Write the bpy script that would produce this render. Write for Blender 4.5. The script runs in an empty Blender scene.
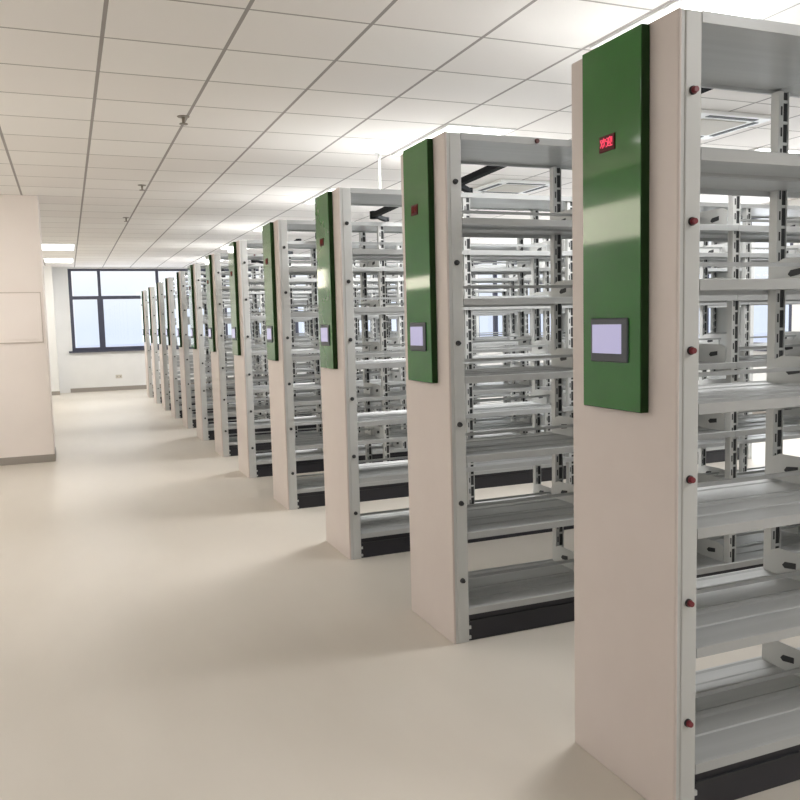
import bpy, bmesh, math, random
from mathutils import Matrix, Vector
random.seed(4)
S = bpy.context.scene
C = S.collection

# ------------------------------------------------------------ materials
def mat(name, col, rough=.5, metal=0, emit=None, es=0, spec=.5, coat=0):
    m = bpy.data.materials.new(name); m.use_nodes = True
    b = m.node_tree.nodes['Principled BSDF']
    b.inputs['Base Color'].default_value = (*col, 1)
    b.inputs['Roughness'].default_value = rough
    b.inputs['Metallic'].default_value = metal
    b.inputs['Specular IOR Level'].default_value = spec
    b.inputs['Coat Weight'].default_value = coat
    b.inputs['Coat Roughness'].default_value = .03
    if emit:
        b.inputs['Emission Color'].default_value = (*emit, 1)
        b.inputs['Emission Strength'].default_value = es
    return m

def mottled(name, c1, c2, scale, rough, bump=0, detail=4, stretch=(1,1,1), spec=.5, coat=0):
    m = mat(name, c1, rough, spec=spec, coat=coat); nt = m.node_tree; b = nt.nodes['Principled BSDF']
    tc = nt.nodes.new('ShaderNodeTexCoord'); mp = nt.nodes.new('ShaderNodeMapping')
    mp.inputs['Scale'].default_value = stretch
    n = nt.nodes.new('ShaderNodeTexNoise'); n.inputs['Scale'].default_value = scale; n.inputs['Detail'].default_value = detail
    r = nt.nodes.new('ShaderNodeValToRGB')
    r.color_ramp.elements[0].position = .3; r.color_ramp.elements[1].position = .7
    r.color_ramp.elements[0].color = (*c1, 1); r.color_ramp.elements[1].color = (*c2, 1)
    nt.links.new(tc.outputs['Object'], mp.inputs['Vector']); nt.links.new(mp.outputs[0], n.inputs['Vector'])
    nt.links.new(n.outputs['Fac'], r.inputs[0]); nt.links.new(r.outputs[0], b.inputs['Base Color'])
    if bump:
        bp = nt.nodes.new('ShaderNodeBump'); bp.inputs['Strength'].default_value = bump; bp.inputs['Distance'].default_value = .01
        nt.links.new(n.outputs['Fac'], bp.inputs['Height']); nt.links.new(bp.outputs[0], b.inputs['Normal'])
    return m

M = dict(
    floor=mottled('floor_vinyl', (.60,.555,.49), (.67,.625,.56), 1.3, .42, 0, 5, (1,.35,1), spec=.35),
    wall=mottled('wall_paint', (.80,.80,.79), (.83,.83,.82), 3, .75),
    pillar=mottled('pillar_paint', (.84,.77,.73), (.87,.80,.76), 2, .7),
    line=mat('cabinet_frame_taupe', (.58,.51,.46), .6),
    skirt=mat('skirting_grey', (.33,.30,.27), .5),
    panel=mottled('end_panel_beige', (.66,.585,.55), (.69,.615,.58), 4, .42),
    steel=mottled('grey_enamel_steel', (.60,.61,.60), (.65,.66,.65), 6, .4, 0, 3, (1,1,.2)),
    shelf=mottled('shelf_enamel_steel', (.45,.462,.462), (.51,.522,.522), 5, .33, .04, 3, (.15,4,1)),
    dark=mat('dark_slot', (.035,.037,.04), .6),
    base=mat('black_base_steel', (.022,.022,.03), .4),
    green=mottled('green_gloss_acrylic', (.015,.135,.012), (.020,.155,.016), 5, .6, spec=.08, coat=1.0),
    greenedge=mat('green_acrylic_edge', (.014,.045,.010), .5, spec=.2),
    bezel=mat('screen_bezel_grey', (.055,.065,.08), .4),
    screen=mat('screen_glow', (.3,.3,.4), .25, emit=(.45,.42,.68), es=.45),
    ledbox=mat('led_window', (.10,.014,.016), .5, spec=.15),
    led=mat('led_red_glow', (.8,.05,.1), .4, emit=(1,.05,.14), es=.45),
    leddim=mat('led_red_dim', (.22,.035,.03), .6, spec=.1),
    knob=mat('dark_red_plastic', (.20,.02,.03), .35),
    knob2=mat('brown_black_plastic', (.10,.028,.028), .4),
    frame=mat('window_frame_slate', (.06,.065,.10), .45),
    arm=mat('black_arm_metal', (.010,.012,.014), .8, spec=.15),
    white=mat('white_plastic', (.85,.85,.83), .4),
    grille=mat('grille_beige', (.60,.56,.49), .6),
    lamp=mat('lamp_diffuser', (.9,.9,.9), .5, emit=(1,.99,.96), es=3),
    brass=mat('sprinkler_brass', (.30,.26,.22), .4, .6),
    reveal=mat('cream_reveal', (.80,.79,.70), .7),
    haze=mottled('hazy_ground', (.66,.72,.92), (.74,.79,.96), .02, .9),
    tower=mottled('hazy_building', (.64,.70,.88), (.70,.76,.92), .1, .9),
)
g = bpy.data.materials.new('window_glass'); g.use_nodes = True; nt = g.node_tree; nt.nodes.clear()
o_ = nt.nodes.new('ShaderNodeOutputMaterial'); mx = nt.nodes.new('ShaderNodeMixShader'); tr = nt.nodes.new('ShaderNodeBsdfTransparent')
gl = nt.nodes.new('ShaderNodeBsdfGlossy'); gl.inputs['Roughness'].default_value = .02; fr = nt.nodes.new('ShaderNodeFresnel')
tr.inputs[0].default_value = (.96,.98,1,1)
ge = nt.nodes.new('ShaderNodeNewGeometry'); iv = nt.nodes.new('ShaderNodeMath'); iv.operation = 'SUBTRACT'; iv.inputs[0].default_value = 1
mu = nt.nodes.new('ShaderNodeMath'); mu.operation = 'MULTIPLY'; nt.links.new(ge.outputs['Backfacing'], iv.inputs[1]); nt.links.new(iv.outputs[0], mu.inputs[0]); nt.links.new(fr.outputs[0], mu.inputs[1])
nt.links.new(mu.outputs[0], mx.inputs[0]); nt.links.new(tr.outputs[0], mx.inputs[1]); nt.links.new(gl.outputs[0], mx.inputs[2]); nt.links.new(mx.outputs[0], o_.inputs[0])
M['glass'] = g
M['green'].node_tree.nodes['Principled BSDF'].inputs['Coat IOR'].default_value = 1.5; M['green'].node_tree.nodes['Principled BSDF'].inputs['Coat Roughness'].default_value = .06
M['glow'] = mat('added_glow_pane', (.8,.78,.7), .5, emit=(1,.92,.76), es=3.8)  # emissive pane added to mirror as a bright band in the green panels

# ceiling grid: object coords == world coords (metres)
def ceiling_mat():
    m = mat('ceiling_tiles', (.72,.69,.64), .85); nt = m.node_tree; b = nt.nodes['Principled BSDF']; L = nt.links.new
    tc = nt.nodes.new('ShaderNodeTexCoord'); sp = nt.nodes.new('ShaderNodeSeparateXYZ'); L(tc.outputs['Object'], sp.inputs[0])
    def math_(op, a, v):
        n = nt.nodes.new('ShaderNodeMath'); n.operation = op
        for i, q in enumerate((a, v)):
            if q is None: continue
            if isinstance(q, (int, float)): n.inputs[i].default_value = q
            else: L(q, n.inputs[i])
        return n.outputs[0]
    def line(ax, off, pitch, w):
        a = math_('DIVIDE', math_('SUBTRACT', sp.outputs[ax], off), pitch)
        fr_ = math_('SUBTRACT', a, math_('FLOOR', a, None)) if False else math_('PINGPONG', a, .5)
        return math_('LESS_THAN', fr_, w/2/pitch), math_('FLOOR', a, None)
    lx, ix = line(0, .26, .637, .021)
    ly, iy = line(1, 4.67, .612, .015)
    wn = nt.nodes.new('ShaderNodeTexWhiteNoise'); wn.noise_dimensions = '2D'
    cb = nt.nodes.new('ShaderNodeCombineXYZ'); L(ix, cb.inputs[0]); L(iy, cb.inputs[1]); L(cb.outputs[0], wn.inputs['Vector'])
    mixt = nt.nodes.new('ShaderNodeMix'); mixt.data_type = 'RGBA'; L(wn.outputs['Value'], mixt.inputs[0])
    mixt.inputs[6].default_value = (.86,.82,.785,1); mixt.inputs[7].default_value = (.90,.87,.835,1)
    m1 = nt.nodes.new('ShaderNodeMix'); m1.data_type = 'RGBA'; L(ly, m1.inputs[0]); L(mixt.outputs[2], m1.inputs[6]); m1.inputs[7].default_value = (.40,.37,.34,1)
    m2 = nt.nodes.new('ShaderNodeMix'); m2.data_type = 'RGBA'; L(lx, m2.inputs[0]); L(m1.outputs[2], m2.inputs[6]); m2.inputs[7].default_value = (.36,.33,.31,1)
    L(m2.outputs[2], b.inputs['Base Color'])
    return m
M['ceil'] = ceiling_mat()

# ------------------------------------------------------------ mesh helpers
class MB:
    def __init__(s): s.bm = bmesh.new(); s.mats = []
    def mi(s, m):
        if m not in s.mats: s.mats.append(m)
        return s.mats.index(m)
    def box(s, x0, x1, y0, y1, z0, z1, m, bev=0, axes=None):
        n0 = set(s.bm.faces)
        r = bmesh.ops.create_cube(s.bm, size=1)
        vs = r['verts']
        bmesh.ops.scale(s.bm, vec=(x1-x0, y1-y0, z1-z0), verts=vs)
        bmesh.ops.translate(s.bm, vec=((x0+x1)/2, (y0+y1)/2, (z0+z1)/2), verts=vs)
        fs = set(f for v in vs for f in v.link_faces)
        if bev:
            es = set(e for v in vs for e in v.link_edges)
            if axes == 'z': es = [e for e in es if abs((e.verts[0].co-e.verts[1].co).z) > 1e-6]
            bmesh.ops.bevel(s.bm, geom=list(es), offset=bev, segments=2, affect='EDGES', profile=.5)
            fs = set(s.bm.faces) - n0
        k = s.mi(m)
        for f in fs: f.material_index = k
        return s
    def cyl(s, p0, p1, r0, r1, m, n=14):
        p0 = Vector(p0); p1 = Vector(p1); d = p1-p0
        rr = bmesh.ops.create_cone(s.bm, cap_ends=True, segments=n, radius1=r0, radius2=r1, depth=d.length)
        q = Vector((0,0,1)).rotation_difference(d.normalized()).to_matrix().to_4x4()
        bmesh.ops.transform(s.bm, matrix=Matrix.Translation((p0+p1)/2) @ q, verts=rr['verts'])
        k = s.mi(m)
        for f in set(f for v in rr['verts'] for f in v.link_faces): f.material_index = k; f.smooth = len(f.verts) == 4
        return s
    def prism(s, pts, x0, x1, m, axis='x'):
        def P(a, u, v): return (a, u, v) if axis == 'x' else ((u, a, v) if axis == 'y' else (u, v, a))
        A = [s.bm.verts.new(P(x0, *p)) for p in pts]; B = [s.bm.verts.new(P(x1, *p)) for p in pts]
        fs = [s.bm.faces.new(A), s.bm.faces.new(B[::-1])]
        for i in range(len(pts)):
            j = (i+1) % len(pts); fs.append(s.bm.faces.new((A[j], A[i], B[i], B[j])))
        k = s.mi(m)
        for f in fs: f.material_index = k
        bmesh.ops.recalc_face_normals(s.bm, faces=fs)
        return s
    def build(s, name, parent=None, loc=(0,0,0)):
        me = bpy.data.meshes.new(name); s.bm.to_mesh(me); s.bm.free()
        for m in s.mats: me.materials.append(m)
        o = bpy.data.objects.new(name, me); C.objects.link(o); o.location = loc
        if parent: o.parent = parent
        return o

def empty(name, loc, label, cat, group=None):
    o = bpy.data.objects.new(name, None); C.objects.link(o); o.location = loc; o.empty_display_size = .1
    return tag(o, label, cat, group)
def tag(o, label, cat, group=None):
    o['label'] = label; o['category'] = cat
    if group: o['group'] = group
    return o
def struct(o): o['kind'] = 'structure'; return o
def children(o): return [c for c in bpy.data.objects if c.parent == o]
def copy_tree(o, parent=None):
    c = o.copy(); C.objects.link(c); c.parent = parent
    for ch in KIDS.get(o.name, []): copy_tree(ch, c)
    return c

# ------------------------------------------------------------ layout constants
X0, W, H = 1.585, .514, 2.331
YS = [1.84, 3.33, 4.85, 6.42, 7.98, 9.46, 10.97, 12.46, 13.97, 15.43, 17.02, 18.6]
ZC = 3.02; YF = 21.4; XL = -2.4; XR = 9.2; YN = -1.6; T = .12

# ------------------------------------------------------------ room shell
struct(MB().box(XL-T, XR+T, YN-T, YF+T+.1, -.15, 0, M['floor']).build('floor'))
struct(MB().box(XL-T, XR+T, YN-T, YF+T+.1, ZC, ZC+.15, M['ceil']).build('ceiling'))

def wall_with_holes(name, axis, c0, c1, a0, a1, holes, m):
    """axis 'y': wall lies across x, thickness c0..c1 in y; holes (a,b,z0,z1)"""
    mb = MB()
    def bx(a, b, z0, z1):
        if b-a < 1e-4 or z1-z0 < 1e-4: return
        if axis == 'y': mb.box(a, b, c0, c1, z0, z1, m)
        else: mb.box(c0, c1, a, b, z0, z1, m)
    cur = a0
    for (a, b, z0, z1) in sorted(holes):
        bx(cur, a, 0, ZC); bx(a, b, 0, z0); bx(a, b, z1, ZC); cur = b
    bx(cur, a1, 0, ZC)
    return struct(mb.build(name))

WN = [0]
def window(axis, c, a0, a1, z0, z1, mulls, trans, depth=.07, inward=-1, wide=()):
    """frame + sill + panes, one structure thing"""
    WN[0] += 1
    r = struct(empty_plain('window_%d' % WN[0]))
    fw = .075
    def bx(mb, a, b, z_0, z_1, d0, d1, m):
        if axis == 'y': mb.box(a, b, c+d0, c+d1, z_0, z_1, m)
        else: mb.box(c+d0, c+d1, a, b, z_0, z_1, m)
        return mb
    mb = MB(); d0, d1 = -depth/2, depth/2
    bx(mb, a0, a0+fw, z0, z1, d0, d1, M['frame']); bx(mb, a1-fw, a1, z0, z1, d0, d1, M['frame'])
    bx(mb, a0+fw, a1-fw, z0, z0+.08, d0, d1, M['frame']); bx(mb, a0+fw, a1-fw, z1-.05, z1, d0, d1, M['frame'])
    cs = [a0+fw] + list(mulls) + [a1-fw]
    if trans: bx(mb, a0+fw, a1-fw, trans-.04, trans+.04, d0, d1, M['frame'])
    for mm in mulls:
        bx(mb, mm-.034, mm+.034, z0+.08, z1-.05, d0-.004, d1+.004, M['frame'])
        bx(mb, mm-.068, mm+.068, z0+.08, trans-.04, d0+.004, d1-.004, M['frame'])
    mb.build('window_frame', r)
    edges = [a0+fw] + list(mulls) + [a1-fw]
    for i in range(len(edges)-1):
        a, b = edges[i]+.03, edges[i+1]-.03
        for (zz0, zz1) in (((z0+.09, trans-.045), (trans+.045, z1-.055)) if trans else ((z0+.09, z1-.055),)):
            bx(MB(), a, b, zz0, zz1, -.004, .004, M['glass']).build('pane', r)
    s0, s1 = (-depth/2-.10, -depth/2) if inward < 0 else (depth/2, depth/2+.10)
    bx(MB(), a0-.08, a1+.02, z0-.035, z0+.005, s0, s1, M['frame']).build('window_sill', r)
    return r
def empty_plain(name):
    o = bpy.data.objects.new(name, None); C.objects.link(o); return o

wall_with_holes('wall_far', 'y', YF, YF+T+.1, XL-T, XR+T, [(.10, 3.40, 1.0, 2.985), (3.8, 8.7, 1.0, 2.985)], M['wall'])
window('y', YF+.06, .10, 3.40, 1.0, 2.985, (.80, 2.17), 2.29)
window('y', YF+.06, 3.8, 8.7, 1.0, 2.985, (4.5, 5.7, 6.9, 8.0), 2.29)
rh = [(3.4, 7.9, 1.0, 2.9), (8.4, 13.6, 1.0, 2.9), (14.1, 20.6, 1.0, 2.9)]
wall_with_holes('wall_right', 'x', XR, XR+T, YN, YF, rh, M['wall'])
for (a, b, z0, z1) in rh:
    n = int(round((b-a)/.9)); window('x', XR+.06, a, b, z0, z1, [a+(b-a)*k/n for k in range(1, n)], 2.25)
lh = [(5.6, 9.2, 2.30, 2.76), (11.8, 13.6, 2.04, 2.28), (15.0, 20.6, 2.32, 2.80)]
wall_with_holes('wall_left', 'x', XL-T, XL, YN, YF, lh, M['wall'])
struct(MB().box(XL, XR, YN-T, YN, 0, ZC, M['wall']).build('wall_near'))
# high frosted panes, unseen, added to the left wall for the green panels' reflections
for (a, b, z0, z1) in lh:
    WN[0] += 1
    glow_win = struct(empty_plain('window_%d' % WN[0]))
    mb = MB(); n = max(1, round((b-a)/3.5))
    for k in range(n+1):
        yy = a + (b-a-.05)*k/n; mb.box(XL-.09, XL-.03, yy, yy+.05, z0, z1, M['white'])
    mb.box(XL-.09, XL-.03, a, b, z0, z0+.03, M['white']); mb.box(XL-.09, XL-.03, a, b, z1-.03, z1, M['white'])
    mb.build('window_frame', glow_win)
    for k in range(n):
        y0 = a+.05+(b-a-.05)*k/n; MB().box(XL-.064, XL-.056, y0, y0+(b-a-.05)/n-.05, z0+.03, z1-.03, M['glow']).build('pane', glow_win)

# beige square pillar standing at left, and pilaster by the far wall
PY = 10.2
struct(MB().box(-1.05, -.215, PY, PY+.62, 0, ZC, M['pillar'], .012, 'z').build('wall_pillar'))
struct(MB().box(-1.058, -.207, PY-.008, PY+.628, 0, .085, M['skirt'], .004).build('baseboard_pillar'))
struct(MB().box(XL, -.24, 20.85, YF, 0, ZC, M['wall']).build('wall_pilaster'))
struct(MB().box(XL, -.232, 20.84, 20.85, 0, .09, M['skirt']).build('baseboard_pilaster'))
struct(MB().box(-.0, XR, YF-.012, YF, 0, .10, M['skirt']).build('baseboard_far'))
struct(MB().box(XR-.012, XR, YN, YF-.012, 0, .10, M['skirt']).build('baseboard_right'))
struct(MB().box(XL, XL+.012, YN, 20.84, 0, .10, M['skirt']).build('baseboard_left'))

# inset cabinet door on the pillar front
cab = empty('wall_cabinet', (-.66, PY, 1.385), 'beige flush cabinet door on the front of the left pillar', 'cabinet')
MB().box(-.35, .40, -.014, -.001, 0, .55, M['pillar'], .003).box(-.32, .37, -.018, -.012, .03, .52, M['pillar'], .003).build('door', cab)
MB().box(-.36, .41, -.012, 0, .55, .562, M['line']).box(-.36, .41, -.012, 0, -.012, 0, M['line']).box(.40, .41, -.012, 0, 0, .55, M['line']).box(-.36, -.35, -.012, 0, 0, .55, M['line']).build('door_frame', cab)

# socket below far window
so = empty('wall_socket', (1.13, YF, .30), 'small white wall socket low under the far window', 'socket')
MB().box(-.075, .075, -.012, 0, 0, .085, M['grille'], .004).build('cover_plate', so)
MB().box(-.045, -.035, -.014, -.011, .03, .055, M['dark']).box(.035, .045, -.014, -.011, .03, .055, M['dark']).build('pin_holes', so)

# ------------------------------------------------------------ mobile shelving rack (prototype at Y of the nearest)
BAY = .8; NB = 6; U = .08; L = U + BAY*NB
LV = [.13, .49, .85, 1.215, 1.57, 1.93, 2.30]
KIDS = {}
def add(parent, o):
    KIDS.setdefault(parent.name, []).append(o); o.parent = parent; return o

rack = empty('mobile_shelving_rack', (X0, YS[0], 0), '', 'shelving rack', 'row of mobile archive racks')
add(rack, MB().box(0, .012, 0, W, 0, H, M['panel'], .005).build('end_panel'))
add(rack, MB().box(.012, .024, .004, W-.004, .0, H-.002, M['steel']).box(.024, U, 0, W, 0, H-.002, M['steel'], .004).build('end_frame'))
cp = add(rack, MB().box(-.029, -.001, .118, .407, 1.215, 2.325, M['greenedge'], .002).box(-.031, -.0285, .120, .405, 1.217, 2.323, M['green'], .0008).build('control_panel'))
cp['label'] = 'green glossy control panel'
ts = add(cp, MB().box(-.037, -.030, .172, .358, 1.362, 1.497, M['bezel'], .004).build('touch_screen'))
ts['label'] = 'grey framed touch screen'
ts2 = add(cp, MB().box(-.0385, -.0365, .200, .347, 1.388, 1.478, M['screen'], .001).build('screen_display'))
ts2['label'] = 'pale lilac lit screen'
# little LED sign with two characters
cu = bpy.data.curves.new('led_text', 'FONT'); cu.body = '欢迎'; cu.size = .031; cu.extrude = .0008; cu.offset = .0006; cu.align_x = 'CENTER'; cu.align_y = 'CENTER'
to = bpy.data.objects.new('led_text', cu); C.objects.link(to); bpy.context.view_layer.update()
me = bpy.data.meshes.new_from_object(to.evaluated_get(bpy.context.evaluated_depsgraph_get()))
me.transform(Matrix.Translation((-.0352, .276, 2.026)) @ Matrix.Rotation(-math.pi/2, 4, 'Z') @ Matrix.Rotation(math.pi/2, 4, 'X'))
bpy.data.objects.remove(to); me.materials.clear(); me.materials.append(M['led'])
add(cp, MB().box(-.034, -.0305, .238, .314, 2.002, 2.05, M['ledbox'], .001).build('led_display'))
lt = bpy.data.objects.new('led_characters', me); C.objects.link(lt); add(cp, lt)
lt['label'] = 'glowing red characters'
add(rack, MB().box(U, L, .012, W-.012, 0, .128, M['base'], .003).box(U+.01, L-.01, .004, .013, .095, .10, M['dark']).box(U+.002, U+.012, .004, .013, .06, .075, M['steel']).box(U+.002, U+.012, .004, .013, .012, .027, M['steel']).build('base_plinth'))
add(rack, MB().box(L, L+.05, 0, W, 0, H-.002, M['steel'], .004).build('end_frame'))

def shelf_mesh(x0, x1, z, top=False):
    mb = MB(); t = .03
    if top:
        return mb.box(x0, x1, 0, .012, z, z+t, M['shelf']).box(x0, x1, W-.012, W, z, z+t, M['shelf']).box(x0, x1, .012, W-.012, z+.012, z+.022, M['shelf'])
    for (ya, yb, s) in ((0, W/2-.004, 1), (W, W/2+.004, -1)):
        # lip with returned edge, then slightly ribbed board
        pts = [(ya, z), (ya, z+t), (ya+s*.012, z+t+.002), (ya+s*.02, z+t-.004), (ya+s*.08, z+t-.004), (ya+s*.085, z+t-.008),
               (ya+s*.14, z+t-.008), (ya+s*.145, z+t-.004), (yb-s*.03, z+t-.004), (yb-s*.02, z+t+.002), (yb, z+t+.002),
               (yb, z+.008), (yb-s*.01, z+.008), (yb-s*.012, z+t-.012), (ya+s*.012, z+t-.012), (ya+s*.011, z)]
        mb.prism(pts, x0, x1, M['shelf'])
    return mb
for li, z in enumerate(LV):
    for b in range(NB):
        add(rack, shelf_mesh(U+b*BAY+.001, U+(b+1)*BAY-.001, z, li == 6).build('shelf'))
for b in range(1, NB+1):
    xc = U+b*BAY
    if b == NB: xc -= .03
    for (ya, s) in ((.014, 1), (W-.014, -1)):
        mb = MB(); yb = ya+s*.036; y0, y1 = min(ya, yb), max(ya, yb)
        # slotted C channel: pale flange on the left, throat's shade as a dark bar
        mb.box(xc-.024, xc-.020, y0, y1, .128, 2.30, M['steel'])
        mb.box(xc-.020, xc-.002, y0, y0+.004, .128, 2.30, M['steel']).box(xc-.020, xc-.002, y1-.004, y1, .128, 2.30, M['steel'])
        mb.box(xc-.004, xc+.022, (y0+y1)/2-.012, (y0+y1)/2+.012, .13, 2.298, M['dark'])
        mb.box(xc+.022, xc+.026, y0, y1, .128, 2.30, M['steel'])
        for k in range(28):
            zz = .19+k*.075
            mb.box(xc-.0145, xc-.0075, y0-.001, y0+.002, zz, zz+.032, M['dark']).box(xc-.0145, xc-.0075, y1-.002, y1+.001, zz, zz+.032, M['dark'])
            mb.box(xc-.004, xc+.022, y0+.002, y1-.002, zz+.045, zz+.055, M['steel'])
        add(rack, mb.build('post'))
    if b < NB:
        for z in LV[:-1]:
            mb = MB(); zt = z+.027
            mb.prism([(.052, zt), (W-.052, zt), (W-.052, zt+.085), (W-.085, zt+.10), (.085, zt+.10), (.052, zt+.085)], xc-.028, xc-.024, M['steel'])
            for yy in (.11, W-.17):
                mb.prism([(yy, zt+.04), (yy+.05, zt+.032), (yy+.062, zt+.042), (yy+.05, zt+.056), (yy, zt+.062)], xc-.0295, xc-.0225, M['dark'])
            add(rack, mb.build('shelf_bracket'))
for li, z in enumerate(LV[:-1]):
    for b in range(NB):
        xa, xb = U+b*BAY+.03, U+(b+1)*BAY-.03
        zz = z+.085
        mb = MB().box(xa, xb, W/2-.006, W/2+.006, zz, zz+.014, M['shelf'])
        mb.box(xa+.01, xa+.02, W/2-.003, W/2+.003, z+.028, zz, M['shelf']).box(xb-.02, xb-.01, W/2-.003, W/2+.003, z+.028, zz, M['shelf'])
        add(rack, mb.build('book_stop_bar'))
kn = []
for z in (2.115, 1.76, 1.40, 1.03, .665, .30):
    o = add(rack, MB().cyl((.048, 0, z), (.048, -.006, z), .012, .012, M['dark']).cyl((.048, -.006, z), (.048, -.018, z), .0105, .008, M['knob']).build('knob'))
    o['label'] = 'dark red knob'; kn.append(o)
add(rack, MB().cyl((.47, .001, 2.315), (.47, -.008, 2.315), .012, .010, M['knob2']).build('bolt'))
add(rack, MB().box(.02, .06, .03, .07, H-.002, H+.004, M['steel']).cyl((.04, .05, H+.004), (.04, .05, H+.006), .008, .006, M['dark']).build('top_sensor'))

LBL = ['nearest white and green shelving rack at the right edge of the photo',
 'second shelving rack from the camera, first one seen whole from top to floor',
 'third shelving rack from the camera, standing just behind the second one',
 'fourth shelving rack from the camera, standing just behind the third one',
 'fifth shelving rack from the camera, standing just behind the fourth one',
 'sixth shelving rack from the camera, at the middle of the receding row',
 'seventh shelving rack from the camera, just past the middle of the row',
 'eighth shelving rack from the camera, fifth back from the far window',
 'ninth shelving rack from the camera, fourth back from the far window',
 'tenth shelving rack from the camera, third back from the far window',
 'eleventh shelving rack from the camera, next to last in the row',
 'farthest shelving rack, narrow end panel standing against the far window view']
rack['label'] = LBL[0]
for i in range(1, 12):
    c = copy_tree(rack); c.location = (X0, YS[i], 0); c['label'] = LBL[i]
NEWN = set(o.name for o in bpy.data.objects if o.name.startswith('knob')) - set(k.name for k in kn)
DK = {}
def moved(o):
    if o.data.name not in DK:
        d = o.data.copy(); d.materials.clear(); d.materials.append(M['dark']); d.materials.append(M['knob2']); DK[o.data.name] = d
    return DK[o.data.name]
dim = me.copy(); dim.materials.clear(); dim.materials.append(M['leddim'])
for o in list(bpy.data.objects):
    if o.name.startswith('knob') and o.name in NEWN: o.data = moved(o); o['label'] = 'dark brown knob'
    if o.name.startswith('led_characters') and o is not lt: o.data = dim; o['label'] = 'dim red characters'

# ------------------------------------------------------------ folding power arms above the gaps
def arm_mesh():
    mb = MB()
    A = Vector((2.29-X0, .40, H+.04)); B = Vector((2.36-X0, 1.46, H+.04)); Cc = Vector((2.52-X0, 1.60, H+.022))
    def bar(p, q, w, h):
        d = (q-p).normalized(); n = Vector((-d.y, d.x, 0)).normalized()*w/2; u = Vector((0, 0, h/2))
        k = mb.mi(M['arm']); vs = []
        for P in (p, q):
            for (a, b) in ((1, 1), (-1, 1), (-1, -1), (1, -1)): vs.append(mb.bm.verts.new(P+n*a+u*b))
        fs = [mb.bm.faces.new([vs[i] for i in f]) for f in ((0,1,2,3), (7,6,5,4), (0,4,5,1), (1,5,6,2), (2,6,7,3), (3,7,4,0))]
        bmesh.ops.recalc_face_normals(mb.bm, faces=fs)
        for f in fs: f.material_index = k
    bar(A, B, .045, .035); bar(B, Cc, .035, .03)
    mb.cyl(B-Vector((0,0,.03)), B+Vector((0,0,.03)), .035, .035, M['arm'])
    mb.cyl(A-Vector((0,0,.03)), A+Vector((0,0,.02)), .03, .03, M['arm'])
    mb.cyl(Cc-Vector((0,0,.012)), Cc+Vector((0,0,.02)), .025, .025, M['arm'])
    return mb
am = arm_mesh().build('cable_arm', None, (X0, YS[0], 0))
ORD = ['nearest', 'second nearest', 'third nearest', 'fourth nearest', 'fifth nearest', 'sixth nearest', 'seventh nearest', 'eighth nearest', 'ninth nearest', 'tenth nearest', 'farthest']
for i in range(11):
    o = am if i == 0 else am.copy()
    if i: C.objects.link(o); o.location = (X0, YS[i], 0)
    tag(o, '%s black folding cable arm bridging the tops of two racks' % ORD[i], 'cable arm', 'cable arms over the rack gaps')

# ------------------------------------------------------------ ceiling fittings
def light_fix(x, y, label, grp, on=True, n=[0]):
    r = empty('ceiling_light', (x, y, ZC), label, 'ceiling light', grp)
    MB().box(-.30, .30, -.60, -.575, -.012, 0, M['white']).box(-.30, .30, .575, .60, -.012, 0, M['white']).box(-.30, -.275, -.575, .575, -.012, 0, M['white']).box(.275, .30, -.575, .575, -.012, 0, M['white']).build('light_frame', r)
    MB().box(-.275, .275, -.575, .575, -.008, -.001, M['lamp']).build('diffuser', r)
    return r
def area(x, y, z, sx, sy, e, col, rot=(0,0,0)):
    l = bpy.data.lights.new('area_lamp', 'AREA'); l.shape = 'RECTANGLE'; l.size = sx; l.size_y = sy; l.energy = e; l.color = col
    o = bpy.data.objects.new('area_lamp', l); C.objects.link(o); o.location = (x, y, z); o.rotation_euler = rot; return o
for k, y in enumerate((16.2, 19.25)):
    light_fix(-.07, y, ['left ceiling light panel, the nearer of the pair by the far wall', 'left ceiling light panel, closest to the far window wall'][k], 'ceiling lights left of the aisle')
    area(-.07, y, ZC-.03, .55, 1.15, 14, (1,.98,.94))
ylist = (.35, 3.40, 6.45, 9.5, 12.55, 15.6, 18.65)
WORD = ['nearest', 'second', 'third', 'fourth', 'fifth', 'sixth', 'farthest']
for k, y in enumerate(ylist):
    light_fix(3.12, y, '%s white ceiling light panel in the row over the rack fronts' % WORD[k], 'ceiling lights over the racks')
    area(3.12, y, ZC-.03, .55, .95, (20, 44, 66, 54, 50, 46, 38)[k], (1,.985,.975))
    light_fix(6.30, y, '%s white ceiling light panel in the row over the rack backs' % WORD[k], 'ceiling lights over the racks')
    area(6.30, y, ZC-.03, .55, .95, 19 if k > 1 else 13, (1,.985,.975))

for k, y in enumerate((2.2, 5.3, 8.4)):  # unseen ceiling panels added to fill the aisle with light
    light_fix(-1.75, y, '%s added fill light panel, out of view beside the left wall' % WORD[k], 'added fill lights by the left wall')
    area(-1.75, y, ZC-.03, .55, 1.15, (8, 10, 9)[k], (1,.95,.92))

def cassette(x, y, label):
    r = empty('ceiling_air_conditioner', (x, y, ZC-.002), label, 'air conditioner', 'ceiling air conditioner cassettes')
    MB().box(-.36, .36, -.36, .36, -.03, 0, M['white'], .008).build('housing', r)
    MB().box(-.22, .22, -.22, .22, -.036, -.029, M['grille'], .004).build('intake_grille', r)
    for (a, b, c, d) in ((-.24, .24, -.32, -.27), (-.24, .24, .27, .32), (-.32, -.27, -.24, .24), (.27, .32, -.24, .24)):
        MB().box(a, b, c, d, -.033, -.029, M['dark']).build('air_slot', r)
cassette(4.80, 5.27, 'nearer square ceiling air conditioner, seen through the top of the nearest rack')
cassette(4.80, 8.30, 'farther square ceiling air conditioner, seen through the top of the second rack')

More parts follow.
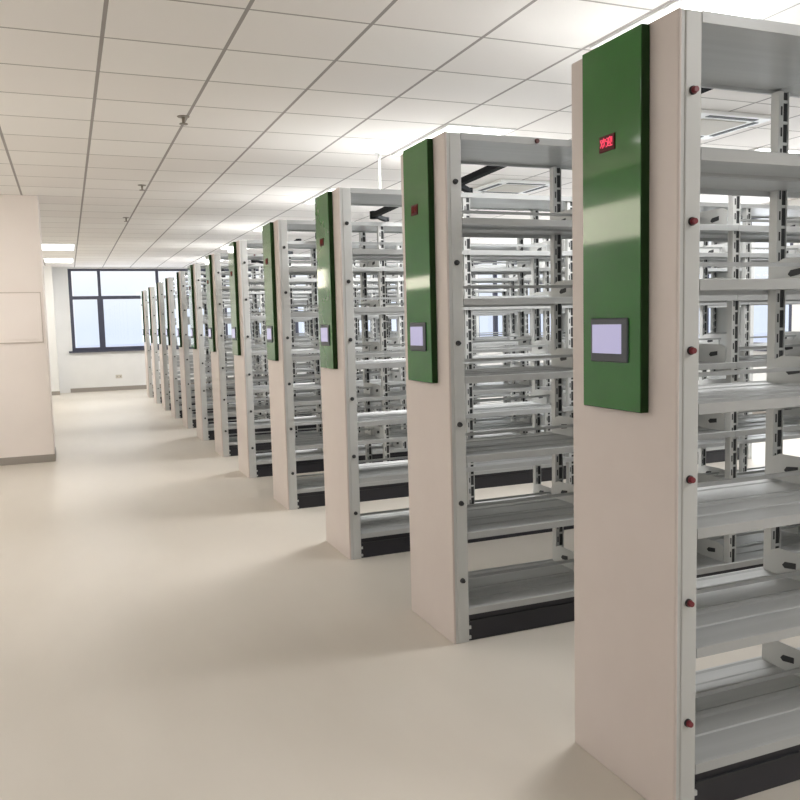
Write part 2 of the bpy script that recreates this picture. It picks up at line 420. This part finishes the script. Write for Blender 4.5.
def sprinkler(x, y, label):
    r = empty('ceiling_sprinkler', (x, y, ZC), label, 'sprinkler', 'ceiling sprinkler heads')
    MB().cyl((0,0,-.006), (0,0,0), .04, .045, M['brass']).build('escutcheon', r)
    MB().cyl((0,0,-.05), (0,0,-.006), .009, .012, M['brass']).cyl((0,0,-.056), (0,0,-.05), .03, .03, M['brass']).build('deflector', r)
sprinkler(.87, 6.20, 'nearest small sprinkler head on the ceiling over the aisle')
sprinkler(.83, 9.22, 'middle small sprinkler head on the ceiling over the aisle')
sprinkler(.84, 11.9, 'farthest small sprinkler head on the ceiling over the aisle')

rod = empty('reflection_streak', (2.70, 7.0+.05, ZC), 'thin white conduit standing in for a bright reflection above the third rack', 'streak')  # white rod built in place of a thin bright reflection
MB().cyl((0,0,-.33), (0,0,0), .011, .011, M['white']).build('streak_rod', rod)
MB().cyl((0,0,-.008), (0,0,0), .035, .04, M['white']).build('streak_cap', rod)

# ------------------------------------------------------------ outside
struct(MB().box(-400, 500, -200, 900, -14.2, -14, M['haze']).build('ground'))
bl = []
for i in range(16):
    x = -8 + i*7.5 + random.uniform(-2, 2); y = 130 + random.uniform(0, 90); w = random.uniform(4, 9); h = random.uniform(4, 11)
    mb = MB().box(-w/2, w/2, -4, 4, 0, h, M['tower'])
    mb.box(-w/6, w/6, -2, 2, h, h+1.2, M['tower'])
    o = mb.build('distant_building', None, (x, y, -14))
    tag(o, 'pale hazy building in the distance beyond the windows', 'building', 'hazy city beyond the windows')

# ------------------------------------------------------------ world and lights
w = bpy.data.worlds.new('World'); S.world = w; w.use_nodes = True; nt = w.node_tree; bg = nt.nodes['Background']
tc = nt.nodes.new('ShaderNodeTexCoord'); sp = nt.nodes.new('ShaderNodeSeparateXYZ'); rp = nt.nodes.new('ShaderNodeValToRGB')
nt.links.new(tc.outputs['Generated'], sp.inputs[0]); nt.links.new(sp.outputs[2], rp.inputs[0]); nt.links.new(rp.outputs[0], bg.inputs[0])
e = rp.color_ramp.elements; e[0].position = 0; e[0].color = (.80,.86,1,1); e[1].position = .07; e[1].color = (1,1,1,1)
bg.inputs[1].default_value = .82
# daylight entering through the window openings
area(1.75, YF-.12, 2.0, 3.2, 1.9, 18, (.93,.97,1), (math.radians(-90), 0, 0))
for (a, b) in ((3.4, 7.9), (8.4, 13.6), (14.1, 20.6)):
    area(XR-.12, (a+b)/2, 1.95, 1.8, b-a, 90, (.93,.97,1), (0, math.radians(90), 0))

# ------------------------------------------------------------ camera
cam = bpy.data.cameras.new('camera'); co = bpy.data.objects.new('camera', cam); C.objects.link(co)
R = Vector((0.9261657779, -0.3762768454, -0.0251532783)); Uv = Vector((0.0587323385, 0.0780352548, 0.9952190771)); F = Vector((0.3725150523, 0.9232151616, -0.0943732015))
m = Matrix.Identity(4)
for i in range(3): m[i][0] = R[i]; m[i][1] = Uv[i]; m[i][2] = -F[i]
m.translation = Vector((0, 0, 1.5)); co.matrix_world = m
cam.sensor_width = 36; cam.sensor_fit = 'HORIZONTAL'; cam.lens = 817.536/800*36; cam.clip_start = .05; cam.clip_end = 2000
S.camera = co
S.view_settings.view_transform = 'Standard'; S.view_settings.look = 'None'; S.view_settings.exposure = .45
S.cycles.use_denoising = True
S.cycles.max_bounces = 8; S.cycles.diffuse_bounces = 5
